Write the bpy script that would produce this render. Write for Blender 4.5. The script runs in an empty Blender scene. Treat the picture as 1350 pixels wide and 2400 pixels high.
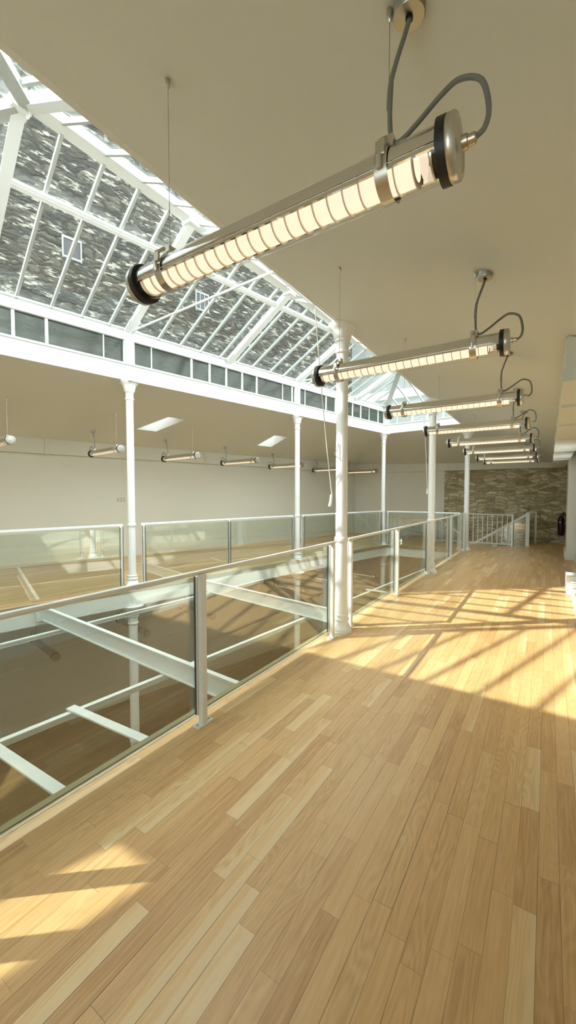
import bpy, math, random
from mathutils import Vector, Matrix
C = bpy.context; S = C.scene; COL = S.collection
random.seed(7)
# ------------------------------------------------------------------ camera
F_PX = 940.0
YAW = math.atan(609 / F_PX); PITCH = math.atan(40 / F_PX)
cam = bpy.data.cameras.new('camera'); camo = bpy.data.objects.new('camera', cam); COL.objects.link(camo)
cam.sensor_fit = 'VERTICAL'; cam.sensor_height = 36.0; cam.lens = F_PX / 2400 * 36.0
cam.clip_start = 0.02; cam.clip_end = 200
camo.location = (0, 0, 1.55); camo.rotation_euler = (math.pi / 2 - PITCH, 0, YAW)
S.camera = camo
# ------------------------------------------------------------------ world, sun, exposure
SKY = 5.2; SUN = 6.0; LAMP = .86
w = bpy.data.worlds.new('sky'); S.world = w; w.use_nodes = True
bg = w.node_tree.nodes['Background']; bg.inputs[0].default_value = (0.90, 0.96, 1.0, 1); bg.inputs[1].default_value = SKY
sl = bpy.data.lights.new('sun', 'SUN'); so = bpy.data.objects.new('sun', sl); COL.objects.link(so)
sl.energy = SUN; sl.color = (1.0, 0.96, 0.88); sl.angle = math.radians(0.6)
AZ = (0.762, 0.648); COT = 1.2
so.rotation_euler = Vector((AZ[0] * COT, AZ[1] * COT, -1)).to_track_quat('-Z', 'Y').to_euler()
so.location = (-12, -10, 14)
S.view_settings.view_transform = 'Standard'; S.view_settings.look = 'None'
S.view_settings.exposure = 0.63; S.view_settings.gamma = 1.0; S.view_settings.use_curve_mapping = False
cy = S.cycles
cy.max_bounces = 9; cy.diffuse_bounces = 4; cy.glossy_bounces = 3; cy.transmission_bounces = 2; cy.transparent_max_bounces = 24
cy.use_adaptive_sampling = True; cy.adaptive_threshold = 0.08; cy.adaptive_min_samples = 20; cy.use_light_tree = False
cy.caustics_reflective = False; cy.caustics_refractive = False; cy.blur_glossy = 0.5
cy.sample_clamp_indirect = 10.0
cy.use_denoising = True

# ------------------------------------------------------------------ node helpers / materials
class NT:
    def __init__(s, name):
        s.m = bpy.data.materials.new(name); s.m.use_nodes = True; s.t = s.m.node_tree
        s.t.nodes.clear(); s.out = s.t.nodes.new('ShaderNodeOutputMaterial')
    def n(s, typ, ins=None, **kw):
        nd = s.t.nodes.new('ShaderNode' + typ)
        for k, v in kw.items(): setattr(nd, k, v)
        for k, v in (ins or {}).items(): s.put(nd.inputs[k], v)
        return nd
    def put(s, sock, v):
        if isinstance(v, bpy.types.NodeSocket): s.t.links.new(v, sock)
        elif isinstance(v, bpy.types.Node): s.t.links.new(v.outputs[0], sock)
        else: sock.default_value = v
    def math(s, op, a, b=None, c=None, clamp=False):
        nd = s.n('Math', operation=op); nd.use_clamp = clamp
        s.put(nd.inputs[0], a)
        if b is not None: s.put(nd.inputs[1], b)
        if c is not None: s.put(nd.inputs[2], c)
        return nd.outputs[0]
    def ramp(s, fac, stops, interp='LINEAR'):
        nd = s.n('ValToRGB'); cr = nd.color_ramp; cr.interpolation = interp
        while len(cr.elements) < len(stops): cr.elements.new(0.5)
        for e, (p, c) in zip(cr.elements, stops): e.position = p; e.color = (*c, 1) if len(c) == 3 else c
        s.put(nd.inputs[0], fac); return nd.outputs[0]
    def mix(s, fac, a, b, blend='MIX'):
        nd = s.n('Mix', data_type='RGBA', blend_type=blend)
        s.put(nd.inputs[0], fac)
        for i, v in ((6, a), (7, b)):
            s.put(nd.inputs[i], (*v, 1) if isinstance(v, tuple) and len(v) == 3 else v)
        return nd.outputs[2]
    def xyz(s):
        tc = s.n('TexCoord'); sp = s.n('SeparateXYZ', {0: tc.outputs['Object']})
        return tc.outputs['Object'], sp.outputs[0], sp.outputs[1], sp.outputs[2]
    def vec(s, x=0.0, y=0.0, z=0.0):
        return s.n('CombineXYZ', {0: x, 1: y, 2: z}).outputs[0]
    def surf(s, sh):
        s.t.links.new(sh.outputs[0] if isinstance(sh, bpy.types.Node) else sh, s.out.inputs[0]); return s.m
    def bsdf(s, col, rough=0.5, metal=0.0, normal=None, **ex):
        b = s.n('BsdfPrincipled')
        s.put(b.inputs['Base Color'], (*col, 1) if isinstance(col, tuple) and len(col) == 3 else col)
        s.put(b.inputs['Roughness'], rough); s.put(b.inputs['Metallic'], metal)
        if normal is not None: s.put(b.inputs['Normal'], normal)
        for k, v in ex.items(): s.put(b.inputs[k], v)
        return b
    def schlick(s, f0):
        g = s.n('NewGeometry')
        d = s.n('VectorMath', {0: g.outputs['Normal'], 1: g.outputs['Incoming']}, operation='DOT_PRODUCT').outputs['Value']
        k = s.math('SUBTRACT', 1.0, s.math('ABSOLUTE', d), clamp=True)
        return s.math('MULTIPLY_ADD', s.math('POWER', k, 5.0), 1.0 - f0, f0, clamp=True)
    def bump(s, h, strength=0.3, dist=0.01):
        return s.n('Bump', {'Height': h, 'Strength': strength, 'Distance': dist}).outputs[0]

def paint(name, col, rough=0.5, var=0.06, scale=1.5, bump=0.0):
    t = NT(name); co, x, y, z = t.xyz()
    nz = t.n('TexNoise', {'Vector': co, 'Scale': scale, 'Detail': 5.0}).outputs[0]
    c = t.mix(nz, tuple(v * (1 - var) for v in col), tuple(min(1, v * (1 + var)) for v in col))
    nm = None
    if bump: nm = t.bump(t.n('TexNoise', {'Vector': co, 'Scale': 60.0, 'Detail': 4.0}).outputs[0], bump, 0.004)
    return t.surf(t.bsdf(c, rough, 0, nm))
def metal(name, col, rough):
    t = NT(name); co, x, y, z = t.xyz()
    nz = t.n('TexNoise', {'Vector': co, 'Scale': 25.0, 'Detail': 3.0}).outputs[0]
    c = t.mix(nz, tuple(v * .92 for v in col), col)
    return t.surf(t.bsdf(c, rough, 1.0))
def glass(name, tint, ior=1.5, spec=1.0, rough=0.0, dirt=0.0, dirtcol=(.6, .65, .62)):
    t = NT(name); co, x, y, z = t.xyz()
    tr = t.n('BsdfTransparent', {0: (*tint, 1)})
    gl = t.n('BsdfGlossy', {'Color': (spec, spec, spec, 1), 'Roughness': rough})
    fr = t.schlick(((ior - 1) / (ior + 1)) ** 2)
    sh = t.n('MixShader', {0: fr, 1: tr.outputs[0], 2: gl.outputs[0]})
    if dirt > 0:
        nz = t.n('TexNoise', {'Vector': co, 'Scale': 3.0, 'Detail': 8.0, 'Roughness': .7}).outputs[0]
        f = t.math('MULTIPLY', t.math('SUBTRACT', nz, 0.3, clamp=True), dirt)
        df = t.n('BsdfDiffuse', {0: (*dirtcol, 1)}); tl = t.n('BsdfTranslucent', {0: (*dirtcol, 1)})
        d2 = t.n('MixShader', {0: 0.5, 1: df.outputs[0], 2: tl.outputs[0]})
        sh = t.n('MixShader', {0: f, 1: sh.outputs[0], 2: d2.outputs[0]})
    return t.surf(sh)
def wood(name='oak_boards', dim=1.0):
    t = NT(name); co, x, y, z = t.xyz()
    W = 0.0755
    xr = t.math('DIVIDE', x, W); row = t.math('FLOOR', xr); fx = t.math('FRACT', xr)
    wr = t.n('TexWhiteNoise', noise_dimensions='1D', ); t.put(wr.inputs['W'], row)
    L = t.math('MULTIPLY_ADD', wr.outputs[0], 0.45, 0.5)
    yy = t.math('ADD', t.math('DIVIDE', y, L), t.math('MULTIPLY', wr.outputs[0], 37.0))
    bid = t.math('FLOOR', yy); fy = t.math('FRACT', yy)
    wn = t.n('TexWhiteNoise', noise_dimensions='2D'); t.put(wn.inputs['Vector'], t.vec(row, bid))
    rnd = wn.outputs[0]
    rs = t.n('SeparateColor', {0: wn.outputs[1]})
    base = t.ramp(rnd, [(0, (.54, .30, .118)), (.25, (.64, .38, .16)), (.7, (.69, .425, .185)), (.92, (.74, .475, .22)), (1, (.82, .58, .31))])
    off = t.math('MULTIPLY', rs.outputs[1], 60.0)
    gv = t.vec(t.math('ADD', t.math('MULTIPLY', x, 95.0), off), t.math('ADD', t.math('MULTIPLY', y, 4.0), off), off)
    g1 = t.n('TexNoise', {'Vector': gv, 'Scale': 1.0, 'Detail': 4.0, 'Roughness': .6, 'Distortion': .4}).outputs[0]
    # cathedral figure
    cv = t.vec(t.math('ADD', t.math('MULTIPLY', x, 11.0), off), t.math('ADD', t.math('MULTIPLY', y, 1.6), off), off)
    c1 = t.n('TexNoise', {'Vector': cv, 'Scale': 1.0, 'Detail': 1.0}).outputs[0]
    rings = t.math('SINE', t.math('MULTIPLY', c1, 85.0))
    rings = t.math('MULTIPLY_ADD', rings, .5, .5)
    col = t.mix(t.math('MULTIPLY', rings, t.math('MULTIPLY_ADD', rs.outputs[2], .5, .08)), base, t.mix(.6, base, (.36, .20, .07)))
    col = t.mix(t.ramp(g1, [(.40, (0, 0, 0)), (.70, (1, 1, 1))]), col, t.mix(.42, col, (.84, .60, .33)))
    # pale sapwood edges on some boards
    sap = t.math('GREATER_THAN', rs.outputs[0], .86)
    edge = t.math('ADD', fx, t.math('MULTIPLY', t.math('SUBTRACT', c1, .5), 1.3))
    sapm = t.math('MULTIPLY', sap, t.ramp(edge, [(.60, (0, 0, 0)), (.66, (1, 1, 1))]))
    col = t.mix(t.math('MULTIPLY', sapm, .6), col, (.78, .60, .36))
    # joints between boards
    gw = t.math('MULTIPLY_ADD', wr.outputs[0], .014, .010)
    gx = t.math('LESS_THAN', t.math('MINIMUM', fx, t.math('SUBTRACT', 1.0, fx)), gw)
    gy = t.math('LESS_THAN', t.math('MULTIPLY', fy, L), .0016)
    gap = t.math('MAXIMUM', gx, gy)
    gn = t.n('TexNoise', {'Vector': t.vec(row, t.math('MULTIPLY', y, .8)), 'Scale': 1.0, 'Detail': 1.0}).outputs[0]
    gs = t.ramp(gn, [(.40, (.30, .30, .30)), (.56, (.55, .55, .55)), (.66, (1, 1, 1))])
    col = t.mix(t.math('MULTIPLY', gap, gs), col, (.035, .018, .007))
    # knots
    nm = t.bump(t.math('SUBTRACT', g1, t.math('MULTIPLY', gap, 1.5)), .12, .002)
    ro = t.math('MULTIPLY_ADD', g1, .16, .27)
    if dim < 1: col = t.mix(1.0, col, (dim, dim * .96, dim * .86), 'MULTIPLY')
    return t.surf(t.bsdf(col, ro, 0, nm))
def stone(name, sx, sz, dark, mid, light, mortar, along='X', bump=.6, distort=.25, rnd=.8, patch=None):
    t = NT(name); co, x, y, z = t.xyz()
    u = x if along == 'X' else y
    base = t.vec(u, z, 0.0)
    d = t.n('TexNoise', {'Vector': base, 'Scale': 2.2, 'Detail': 3.0}).outputs[1]
    d = t.n('VectorMath', {0: d, 1: (.5, .5, .5)}, operation='SUBTRACT').outputs[0]
    d = t.n('VectorMath', {0: d, 'Scale': distort}, operation='SCALE').outputs[0]
    v = t.n('VectorMath', {0: base, 1: d}, operation='ADD').outputs[0]
    v = t.n('VectorMath', {0: v, 1: (sx, sz, 1)}, operation='MULTIPLY').outputs[0]
    vo = t.n('TexVoronoi', {'Vector': v, 'Scale': 1.0, 'Randomness': rnd}, voronoi_dimensions='2D')
    ve = t.n('TexVoronoi', {'Vector': v, 'Scale': 1.0, 'Randomness': rnd}, voronoi_dimensions='2D', feature='DISTANCE_TO_EDGE')
    cs = t.n('SeparateColor', {0: vo.outputs['Color']})
    n1 = t.n('TexNoise', {'Vector': base, 'Scale': 9.0, 'Detail': 8.0, 'Roughness': .7}).outputs[0]
    n2 = t.n('TexNoise', {'Vector': t.vec(t.math('MULTIPLY', u, 1.5), t.math('MULTIPLY', z, 5.0)), 'Scale': 1.6, 'Detail': 7.0, 'Roughness': .75}).outputs[0]
    f = t.math('ADD', t.math('MULTIPLY', cs.outputs[0], .45), t.math('MULTIPLY', n1, .6))
    c = t.ramp(f, [(.2, dark), (.5, mid), (.8, light)])
    em = t.ramp(t.math('ADD', ve.outputs[0], t.math('MULTIPLY', t.math('SUBTRACT', n1, .5), .22)), [(.03, (1, 1, 1)), (.12, (0, 0, 0))])
    c = t.mix(em, c, mortar)
    if patch:
        lo, hi, pc = patch
        c = t.mix(t.ramp(n2, [(lo, (0, 0, 0)), (hi, (1, 1, 1))]), c, pc)
    h = t.math('ADD', t.math('MULTIPLY', t.math('MINIMUM', ve.outputs[0], .3), 2.5), t.math('MULTIPLY', n1, .6))
    return t.surf(t.bsdf(c, .9, 0, t.bump(h, bump, .04)))
def wired():
    t = NT('wired_glass'); co, x, y, z = t.xyz()
    uu = t.math('ADD', x, y)
    g = t.math('MAXIMUM', t.math('LESS_THAN', t.math('FRACT', t.math('DIVIDE', uu, .028)), .16),
               t.math('LESS_THAN', t.math('FRACT', t.math('DIVIDE', z, .028)), .16))
    n1 = t.n('TexNoise', {'Vector': co, 'Scale': 1.2, 'Detail': 4.0}).outputs[0]
    c = t.mix(n1, (.075, .085, .07), (.15, .155, .12))
    c = t.mix(t.math('MULTIPLY', g, .35), c, (.34, .36, .32))
    df = t.n('BsdfDiffuse', {0: c}); tl = t.n('BsdfTranslucent', {0: c})
    d = t.n('MixShader', {0: .5, 1: df.outputs[0], 2: tl.outputs[0]})
    tr = t.n('BsdfTransparent', {0: (.50, .56, .51, 1)})
    m = t.n('MixShader', {0: .45, 1: tr.outputs[0], 2: d.outputs[0]})
    gl = t.n('BsdfGlossy', {'Roughness': .12})
    fr = t.schlick(.03)
    return t.surf(t.n('MixShader', {0: fr, 1: m.outputs[0], 2: gl.outputs[0]}))
def emit(name, col, strength):
    t = NT(name); co, x, y, z = t.xyz()
    nz = t.n('TexNoise', {'Vector': co, 'Scale': 30.0}).outputs[0]
    c = t.mix(nz, tuple(v * .9 for v in col), col)
    e = t.n('Emission', {0: c, 1: strength}); return t.surf(e)

M = {}
M['wood'] = wood()
M['wood_shaded'] = wood('shaded_oak_boards', .42)  # same oak boards, the unlit level's shade dimmed into their colour
M['ceiling'] = paint('ceiling_paint', (.74, .755, .69), .6, .025, .6)
M['wall'] = paint('wall_paint', (.74, .735, .655), .6, .03, .7)
M['white'] = paint('white_paint', (.80, .80, .76), .45, .03, 2)
M['iron'] = paint('white_iron_paint', (.84, .85, .82), .35, .05, 9, .15)
M['steel'] = paint('white_steel_paint', (.83, .85, .83), .38, .04, 4)
M['cream'] = paint('cream_steel_paint', (.78, .74, .66), .35, .03, 4)
M['glass'] = glass('balustrade_glass', (.92, .96, .93), 2.25, 1.0, 0.0)
M['roofglass'] = glass('roof_glass', (.94, .97, .95), 1.45, .6, 0.0, .012)
M['tubeglass'] = glass('tube_glass', (.97, .97, .96), 1.35, .9, .02)
M['chrome'] = metal('chrome', (.82, .83, .84), .07)
M['satin'] = metal('satin_steel', (.62, .60, .55), .28)
M['brass'] = metal('nickel', (.60, .55, .44), .3)
M['rubber'] = paint('black_rubber', (.012, .012, .014), .45)
M['cable'] = paint('grey_cable', (.20, .21, .19), .5)
M['cord'] = paint('white_cord', (.82, .80, .74), .8)
M['fin'] = paint('cream_fin', (.92, .78, .60), .35)
M['wired'] = wired()
M['lightA'] = emit('lamp_light', (1.0, .80, .57), LAMP)
M['canopy'] = metal('grey_canopy_steel', (.42, .42, .39), .35)
M['bar'] = paint('backlit_grey_bar', (.46, .48, .45), .45, .05, 6)  # white bars and hips: their backlit shade is put into this grey
M['stone_in'] = stone('rubble_stone', 3.3, 10.0, (.24, .20, .115), (.53, .47, .305), (.78, .725, .54), (.40, .35, .225), 'X', .7, .24, .9)
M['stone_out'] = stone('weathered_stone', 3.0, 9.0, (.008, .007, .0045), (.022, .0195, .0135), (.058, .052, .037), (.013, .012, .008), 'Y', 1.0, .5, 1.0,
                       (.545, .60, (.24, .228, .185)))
M['pale'] = paint('pale_render', (.19, .20, .195), .8, .2, .9)
M['darkband'] = paint('dark_slate', (.10, .10, .11), .7, .1, 3)
M['dark'] = paint('dark_opening', (.02, .02, .02), .6)
M['olive'] = paint('brass_strip', (.30, .27, .16), .4, .05, 5)
M['red'] = paint('dark_red_enamel', (.03, .003, .006), .35)

# ------------------------------------------------------------------ mesh builder
class MB:
    def __init__(s): s.v = []; s.f = []; s.sm = []
    def quad(s, *pts, smooth=False):
        i = len(s.v); s.v += [Vector(p) for p in pts]; s.f.append(tuple(range(i, i + len(pts)))); s.sm.append(smooth); return s
    def box(s, a, b):
        (x0, y0, z0), (x1, y1, z1) = a, b
        i = len(s.v); s.v += [Vector(p) for p in [(x0, y0, z0), (x1, y0, z0), (x1, y1, z0), (x0, y1, z0), (x0, y0, z1), (x1, y0, z1), (x1, y1, z1), (x0, y1, z1)]]
        for f in [(3, 2, 1, 0), (4, 5, 6, 7), (0, 1, 5, 4), (1, 2, 6, 5), (2, 3, 7, 6), (3, 0, 4, 7)]: s.f.append(tuple(i + k for k in f)); s.sm.append(False)
        return s
    def bar(s, p, q, wd, ht, up=(0, 0, 1), dz=0.0):
        p, q, up = Vector(p), Vector(q), Vector(up); d = (q - p).normalized()
        sd = d.cross(up).normalized(); u = sd.cross(d).normalized()
        i = len(s.v)
        for c in (p, q):
            for (a, b) in ((-1, -1), (1, -1), (1, 1), (-1, 1)): s.v.append(c + sd * (a * wd / 2) + u * (b * ht / 2 + dz))
        for f in [(0, 1, 2, 3), (7, 6, 5, 4), (0, 4, 5, 1), (1, 5, 6, 2), (2, 6, 7, 3), (3, 7, 4, 0)]: s.f.append(tuple(i + k for k in f)); s.sm.append(False)
        return s
    def prism(s, poly, z0, z1):
        n = len(poly); i = len(s.v)
        s.v += [Vector((x, y, z0)) for x, y in poly] + [Vector((x, y, z1)) for x, y in poly]
        s.f.append(tuple(i + k for k in reversed(range(n)))); s.sm.append(False)
        s.f.append(tuple(i + n + k for k in range(n))); s.sm.append(False)
        for k in range(n):
            s.f.append((i + k, i + (k + 1) % n, i + n + (k + 1) % n, i + n + k)); s.sm.append(False)
        return s
    def lathe(s, prof, seg=24, axis='Z', c=(0, 0, 0), a0=0.0, a1=2 * math.pi, close=True):
        c = Vector(c); full = abs(a1 - a0 - 2 * math.pi) < 1e-6; n = seg if full else seg + 1
        i = len(s.v)
        for (r, h) in prof:
            for k in range(n):
                a = a0 + (a1 - a0) * k / seg; ca, sa = r * math.cos(a), r * math.sin(a)
                s.v.append(c + Vector((ca, sa, h) if axis == 'Z' else ((h, ca, sa) if axis == 'X' else (sa, h, ca))))
        for j in range(len(prof) - 1):
            for k in range(seg):
                k2 = (k + 1) % n
                s.f.append((i + j * n + k, i + j * n + k2, i + (j + 1) * n + k2, i + (j + 1) * n + k)); s.sm.append(True)
        if close and full:
            if prof[0][0] > 1e-6: s.f.append(tuple(i + k for k in reversed(range(n)))); s.sm.append(False)
            if prof[-1][0] > 1e-6: s.f.append(tuple(i + (len(prof) - 1) * n + k for k in range(n))); s.sm.append(False)
        return s
    def tube(s, pts, r, seg=10):
        pts = [Vector(p) for p in pts]; i = len(s.v); n = len(pts)
        t0 = (pts[1] - pts[0]).normalized(); up = Vector((0, 0, 1)) if abs(t0.z) < .9 else Vector((1, 0, 0))
        nrm = t0.cross(up).normalized()
        for j, p in enumerate(pts):
            t = (pts[min(j + 1, n - 1)] - pts[max(j - 1, 0)]).normalized()
            nrm = (nrm - t * nrm.dot(t)).normalized(); b = t.cross(nrm)
            for k in range(seg):
                a = 2 * math.pi * k / seg; s.v.append(p + (nrm * math.cos(a) + b * math.sin(a)) * r)
        for j in range(n - 1):
            for k in range(seg):
                k2 = (k + 1) % seg
                s.f.append((i + j * seg + k, i + j * seg + k2, i + (j + 1) * seg + k2, i + (j + 1) * seg + k)); s.sm.append(True)
        s.f.append(tuple(i + k for k in reversed(range(seg)))); s.sm.append(False)
        s.f.append(tuple(i + (n - 1) * seg + k for k in range(seg))); s.sm.append(False)
        return s
    def build(s, name, mat, parent=None, bevel=0.0):
        o0 = Vector((0, 0, 0))
        if parent is not None:
            p = parent
            while p is not None: o0 = o0 + (p.location if not p.get('_local') else Vector()); p = p.parent
            if parent.get('_local') or (parent.parent and parent.parent.get('_local')): o0 = Vector((0, 0, 0))
        me = bpy.data.meshes.new(name)
        me.from_pydata([tuple(v - o0) for v in s.v], [], s.f)
        me.polygons.foreach_set('use_smooth', s.sm); me.validate(); me.update()
        import bmesh
        bm = bmesh.new(); bm.from_mesh(me); bmesh.ops.recalc_face_normals(bm, faces=bm.faces); bm.to_mesh(me); bm.free()
        me.polygons.foreach_set('use_smooth', s.sm)
        try: me.set_sharp_from_angle(angle=math.radians(40))
        except Exception: pass
        me.materials.append(M[mat] if isinstance(mat, str) else mat)
        o = bpy.data.objects.new(name, me); COL.objects.link(o)
        if parent is not None: o.parent = parent
        if bevel:
            b = o.modifiers.new('bevel', 'BEVEL'); b.width = bevel; b.segments = 2; b.limit_method = 'ANGLE'
        return o
def tag(o, label=None, cat=None, group=None, kind=None):
    if label: o['label'] = label
    if cat: o['category'] = cat
    if group: o['group'] = group
    if kind: o['kind'] = kind
    return o
def thing(name, label, cat, loc=(0, 0, 0), rz=0.0, group=None, local=False):
    o = bpy.data.objects.new(name, None); COL.objects.link(o); o.location = loc; o.rotation_euler = (0, 0, rz)
    o.empty_display_size = .1
    if local: o['_local'] = 1
    return tag(o, label, cat, group, 'thing')
def struct(name, mb, mat, label=None, parent=None):
    o = mb.build(name, mat, parent)
    o['kind'] = 'structure'
    if label: o['label'] = label
    return o
def copy_tree(o, parent=None):
    c = o.copy(); COL.objects.link(c)
    if parent is not None: c.parent = parent
    for ch in list(o.children): copy_tree(ch, c)
    return c
def smooth(pts, n=6):
    pts = [Vector(p) for p in pts]; out = []
    for i in range(len(pts) - 1):
        p0, p1, p2, p3 = pts[max(i - 1, 0)], pts[i], pts[i + 1], pts[min(i + 2, len(pts) - 1)]
        for k in range(n):
            t = k / n
            out.append(.5 * ((2 * p1) + (p2 - p0) * t + (2 * p0 - 5 * p1 + 4 * p2 - p3) * t * t + (3 * p1 - p0 - 3 * p2 + p3) * t ** 3))
    out.append(pts[-1]); return out

# ------------------------------------------------------------------ plan of the place
def farX(y): return -5.874 + .2047 * (y - 4.209)        # far row of columns
def leftX(y): return -9.58 + .253 * (y - 3.7)           # left wall
NX = -1.945                                             # near row of columns
RX = .42                                                # right wall
YB, YF = -3.6, 15.3                                     # rear and far walls
YN, YE = .0, 11.85                                      # lantern ends (near column side)
YE2 = 12.12                                             # lantern end at the far columns
ZC = 3.43; ZW = 2.76                                    # ceiling at the lantern, at the walls
ZL = -3.7                                               # lower floor
VN, VE = -2.10, 11.95                                   # edge of the void
def voidX(y): return farX(y) + .10
VE2 = 12.05
HS = (-3.35, -.95, 13.78, 15.1)                         # stairwell x0,x1,y0,y1

# ------------------------------------------------------------------ structure
def slab(z0, z1):
    mb = MB()
    mb.prism([(VN, YB), (RX + .3, YB), (RX + .3, HS[2]), (VN, HS[2])], z0, z1)                       # near gallery
    mb.prism([(leftX(YB), YB), (VN, YB), (VN, .3), (voidX(.3), .3), (leftX(.3), .3)], z0, z1)        # behind the camera
    mb.prism([(leftX(.3), .3), (voidX(.3), .3), (voidX(VE2), VE2), (leftX(VE2), VE2)], z0, z1)       # far gallery
    mb.prism([(leftX(VE2), VE2), (voidX(VE2), VE2), (VN, VE), (VN, HS[2]), (leftX(HS[2]), HS[2])], z0, z1)
    mb.prism([(leftX(HS[2]), HS[2]), (HS[0], HS[2]), (HS[0], YF), (leftX(YF), YF)], z0, z1)
    mb.prism([(HS[1], HS[2]), (RX + .3, HS[2]), (RX + .3, YF), (HS[1], YF)], z0, z1)
    mb.prism([(HS[0], HS[3]), (HS[1], HS[3]), (HS[1], YF), (HS[0], YF)], z0, z1)
    return mb
struct('floor', slab(-.085, 0), 'wood', 'oak strip floor of the upper gallery')
struct('floor_slab', slab(-.31, -.0855), 'white', 'white painted edge and underside of the upper floor')
struct('floor_lower', MB().prism([(leftX(YB) - .1, YB), (RX + .3, YB), (RX + .3, YF), (leftX(YF) - .1, YF)], ZL - .1, ZL), 'wood_shaded', 'oak floor of the lower level seen through the void')

# ceiling: four slopes falling away from the lantern
N1, N2, F2c, F1c = (NX, YN), (NX, YE), (farX(YE2), YE2), (farX(YN), YN)
XR = RX + .3; ZR = ZC - .336 * (XR - NX)
R1, R2, L2, L1 = (XR, YB), (XR, YF), (leftX(YF), YF), (leftX(YB), YB)
def lerp(a, b, t): return tuple(x + (y - x) * t for x, y in zip(a, b))
def slope(mb, i0, i1, o0, o1, zi, zo0, zo1, holes=()):
    us = sorted({0, 1} | {h[0] for h in holes} | {h[1] for h in holes}); vs = sorted({0, 1} | {h[2] for h in holes} | {h[3] for h in holes})
    def P(u, v):
        a = lerp((*i0, zi), (*i1, zi), u); b = lerp((*o0, zo0), (*o1, zo1), u); return lerp(a, b, v)
    for a, b in zip(us, us[1:]):
        for c, d in zip(vs, vs[1:]):
            if any(h[0] <= a and b <= h[1] and h[2] <= c and d <= h[3] for h in holes): continue
            mb.quad(P(a, c), P(b, c), P(b, d), P(a, d))
    return P
cb = MB()
slope(cb, N1, N2, R1, R2, ZC, ZR, ZR)
HOLES_L = []
def uv_left(x, y):   # invert the left slope numerically (lower corner of a roof window -> u,v)
    best = None
    for k in range(0, 401):
        u = k / 400
        a = lerp(F1c, F2c, u); b = lerp(L1, L2, u)
        dx, dy = b[0] - a[0], b[1] - a[1]
        v = ((x - a[0]) * dx + (y - a[1]) * dy) / (dx * dx + dy * dy)
        e = (a[0] + dx * v - x) ** 2 + (a[1] + dy * v - y) ** 2
        if best is None or e < best[0]: best = (e, u, v)
    return best[1], best[2]
for pts in (((-7.695, 5.844), (-7.604, 6.327), (-6.664, 6.063), (-6.858, 5.689)), ((-7.073, 9.187), (-6.984, 9.69), (-6.127, 9.545), (-6.207, 9.048))):
    q = [uv_left(*p) for p in pts]
    HOLES_L.append(((q[0][0] + q[3][0]) / 2, (q[1][0] + q[2][0]) / 2, (q[2][1] + q[3][1]) / 2, (q[0][1] + q[1][1]) / 2))
PL = slope(cb, F1c, F2c, L1, L2, ZC, ZW, ZW, HOLES_L)
slope(cb, F2c, N2, L2, R2, ZC, ZW, ZR)
# rear slope with one roof window behind the camera
PN = slope(cb, N1, F1c, R1, L1, ZC, ZR, ZW, [(.423, .470, .385, .60)])
struct('ceiling', cb, 'ceiling', 'cream painted sloping ceiling around the roof lantern')

# walls
wl = MB().bar((leftX(YB) - .1, YB, 1.4), (leftX(YF) - .1, YF, 1.4), .2, 2.8)
struct('wall_left', wl, 'wall', 'long cream wall beyond the void')
struct('wall_left_lower', MB().bar((leftX(YB) - .1, YB, -2.0), (leftX(YF) - .1, YF, -2.0), .2, 3.4), 'white', 'cream wall of the lower level')
XS = -3.16
struct('wall_far', MB().box((leftX(YF) - .3, YF, -.3), (XS, YF + .2, 2.9)), 'wall', 'cream end wall left of the rubble stone')
struct('wall_far_stone', MB().box((XS, YF, -3.7), (RX + .4, YF + .25, 2.9)), 'stone_in', 'exposed rubble stone end wall behind the stair')
struct('wall_far_lower', MB().box((leftX(YF) - .3, YF, ZL), (XS, YF + .2, -.3)), 'wall')
struct('wall_right', MB().box((RX, YB, 0), (RX + .2, 7.9, 2.75)).box((RX + .16, 7.9, 0), (RX + .36, 8.3, 2.75)).box((RX + .16, 8.3, 0), (RX + .36, 11.2, 1.15)).box((RX + .16, 8.3, 2.15), (RX + .36, 11.2, 2.75)).box((RX + .16, 11.2, 0), (RX + .36, YF, 2.75)).box((RX + .16, 9.2, 1.15), (RX + .36, 10.3, 2.3)), 'white', 'white right-hand wall')
struct('wall_right_pier', MB().box((RX - .02, 11.7, 0), (RX + .3, 12.5, 2.6)), 'white', 'white pier on the right wall near the stone')
struct('wall_right_lower', MB().box((RX, YB, ZL), (RX + .2, YF, -.3)), 'wall')
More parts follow.
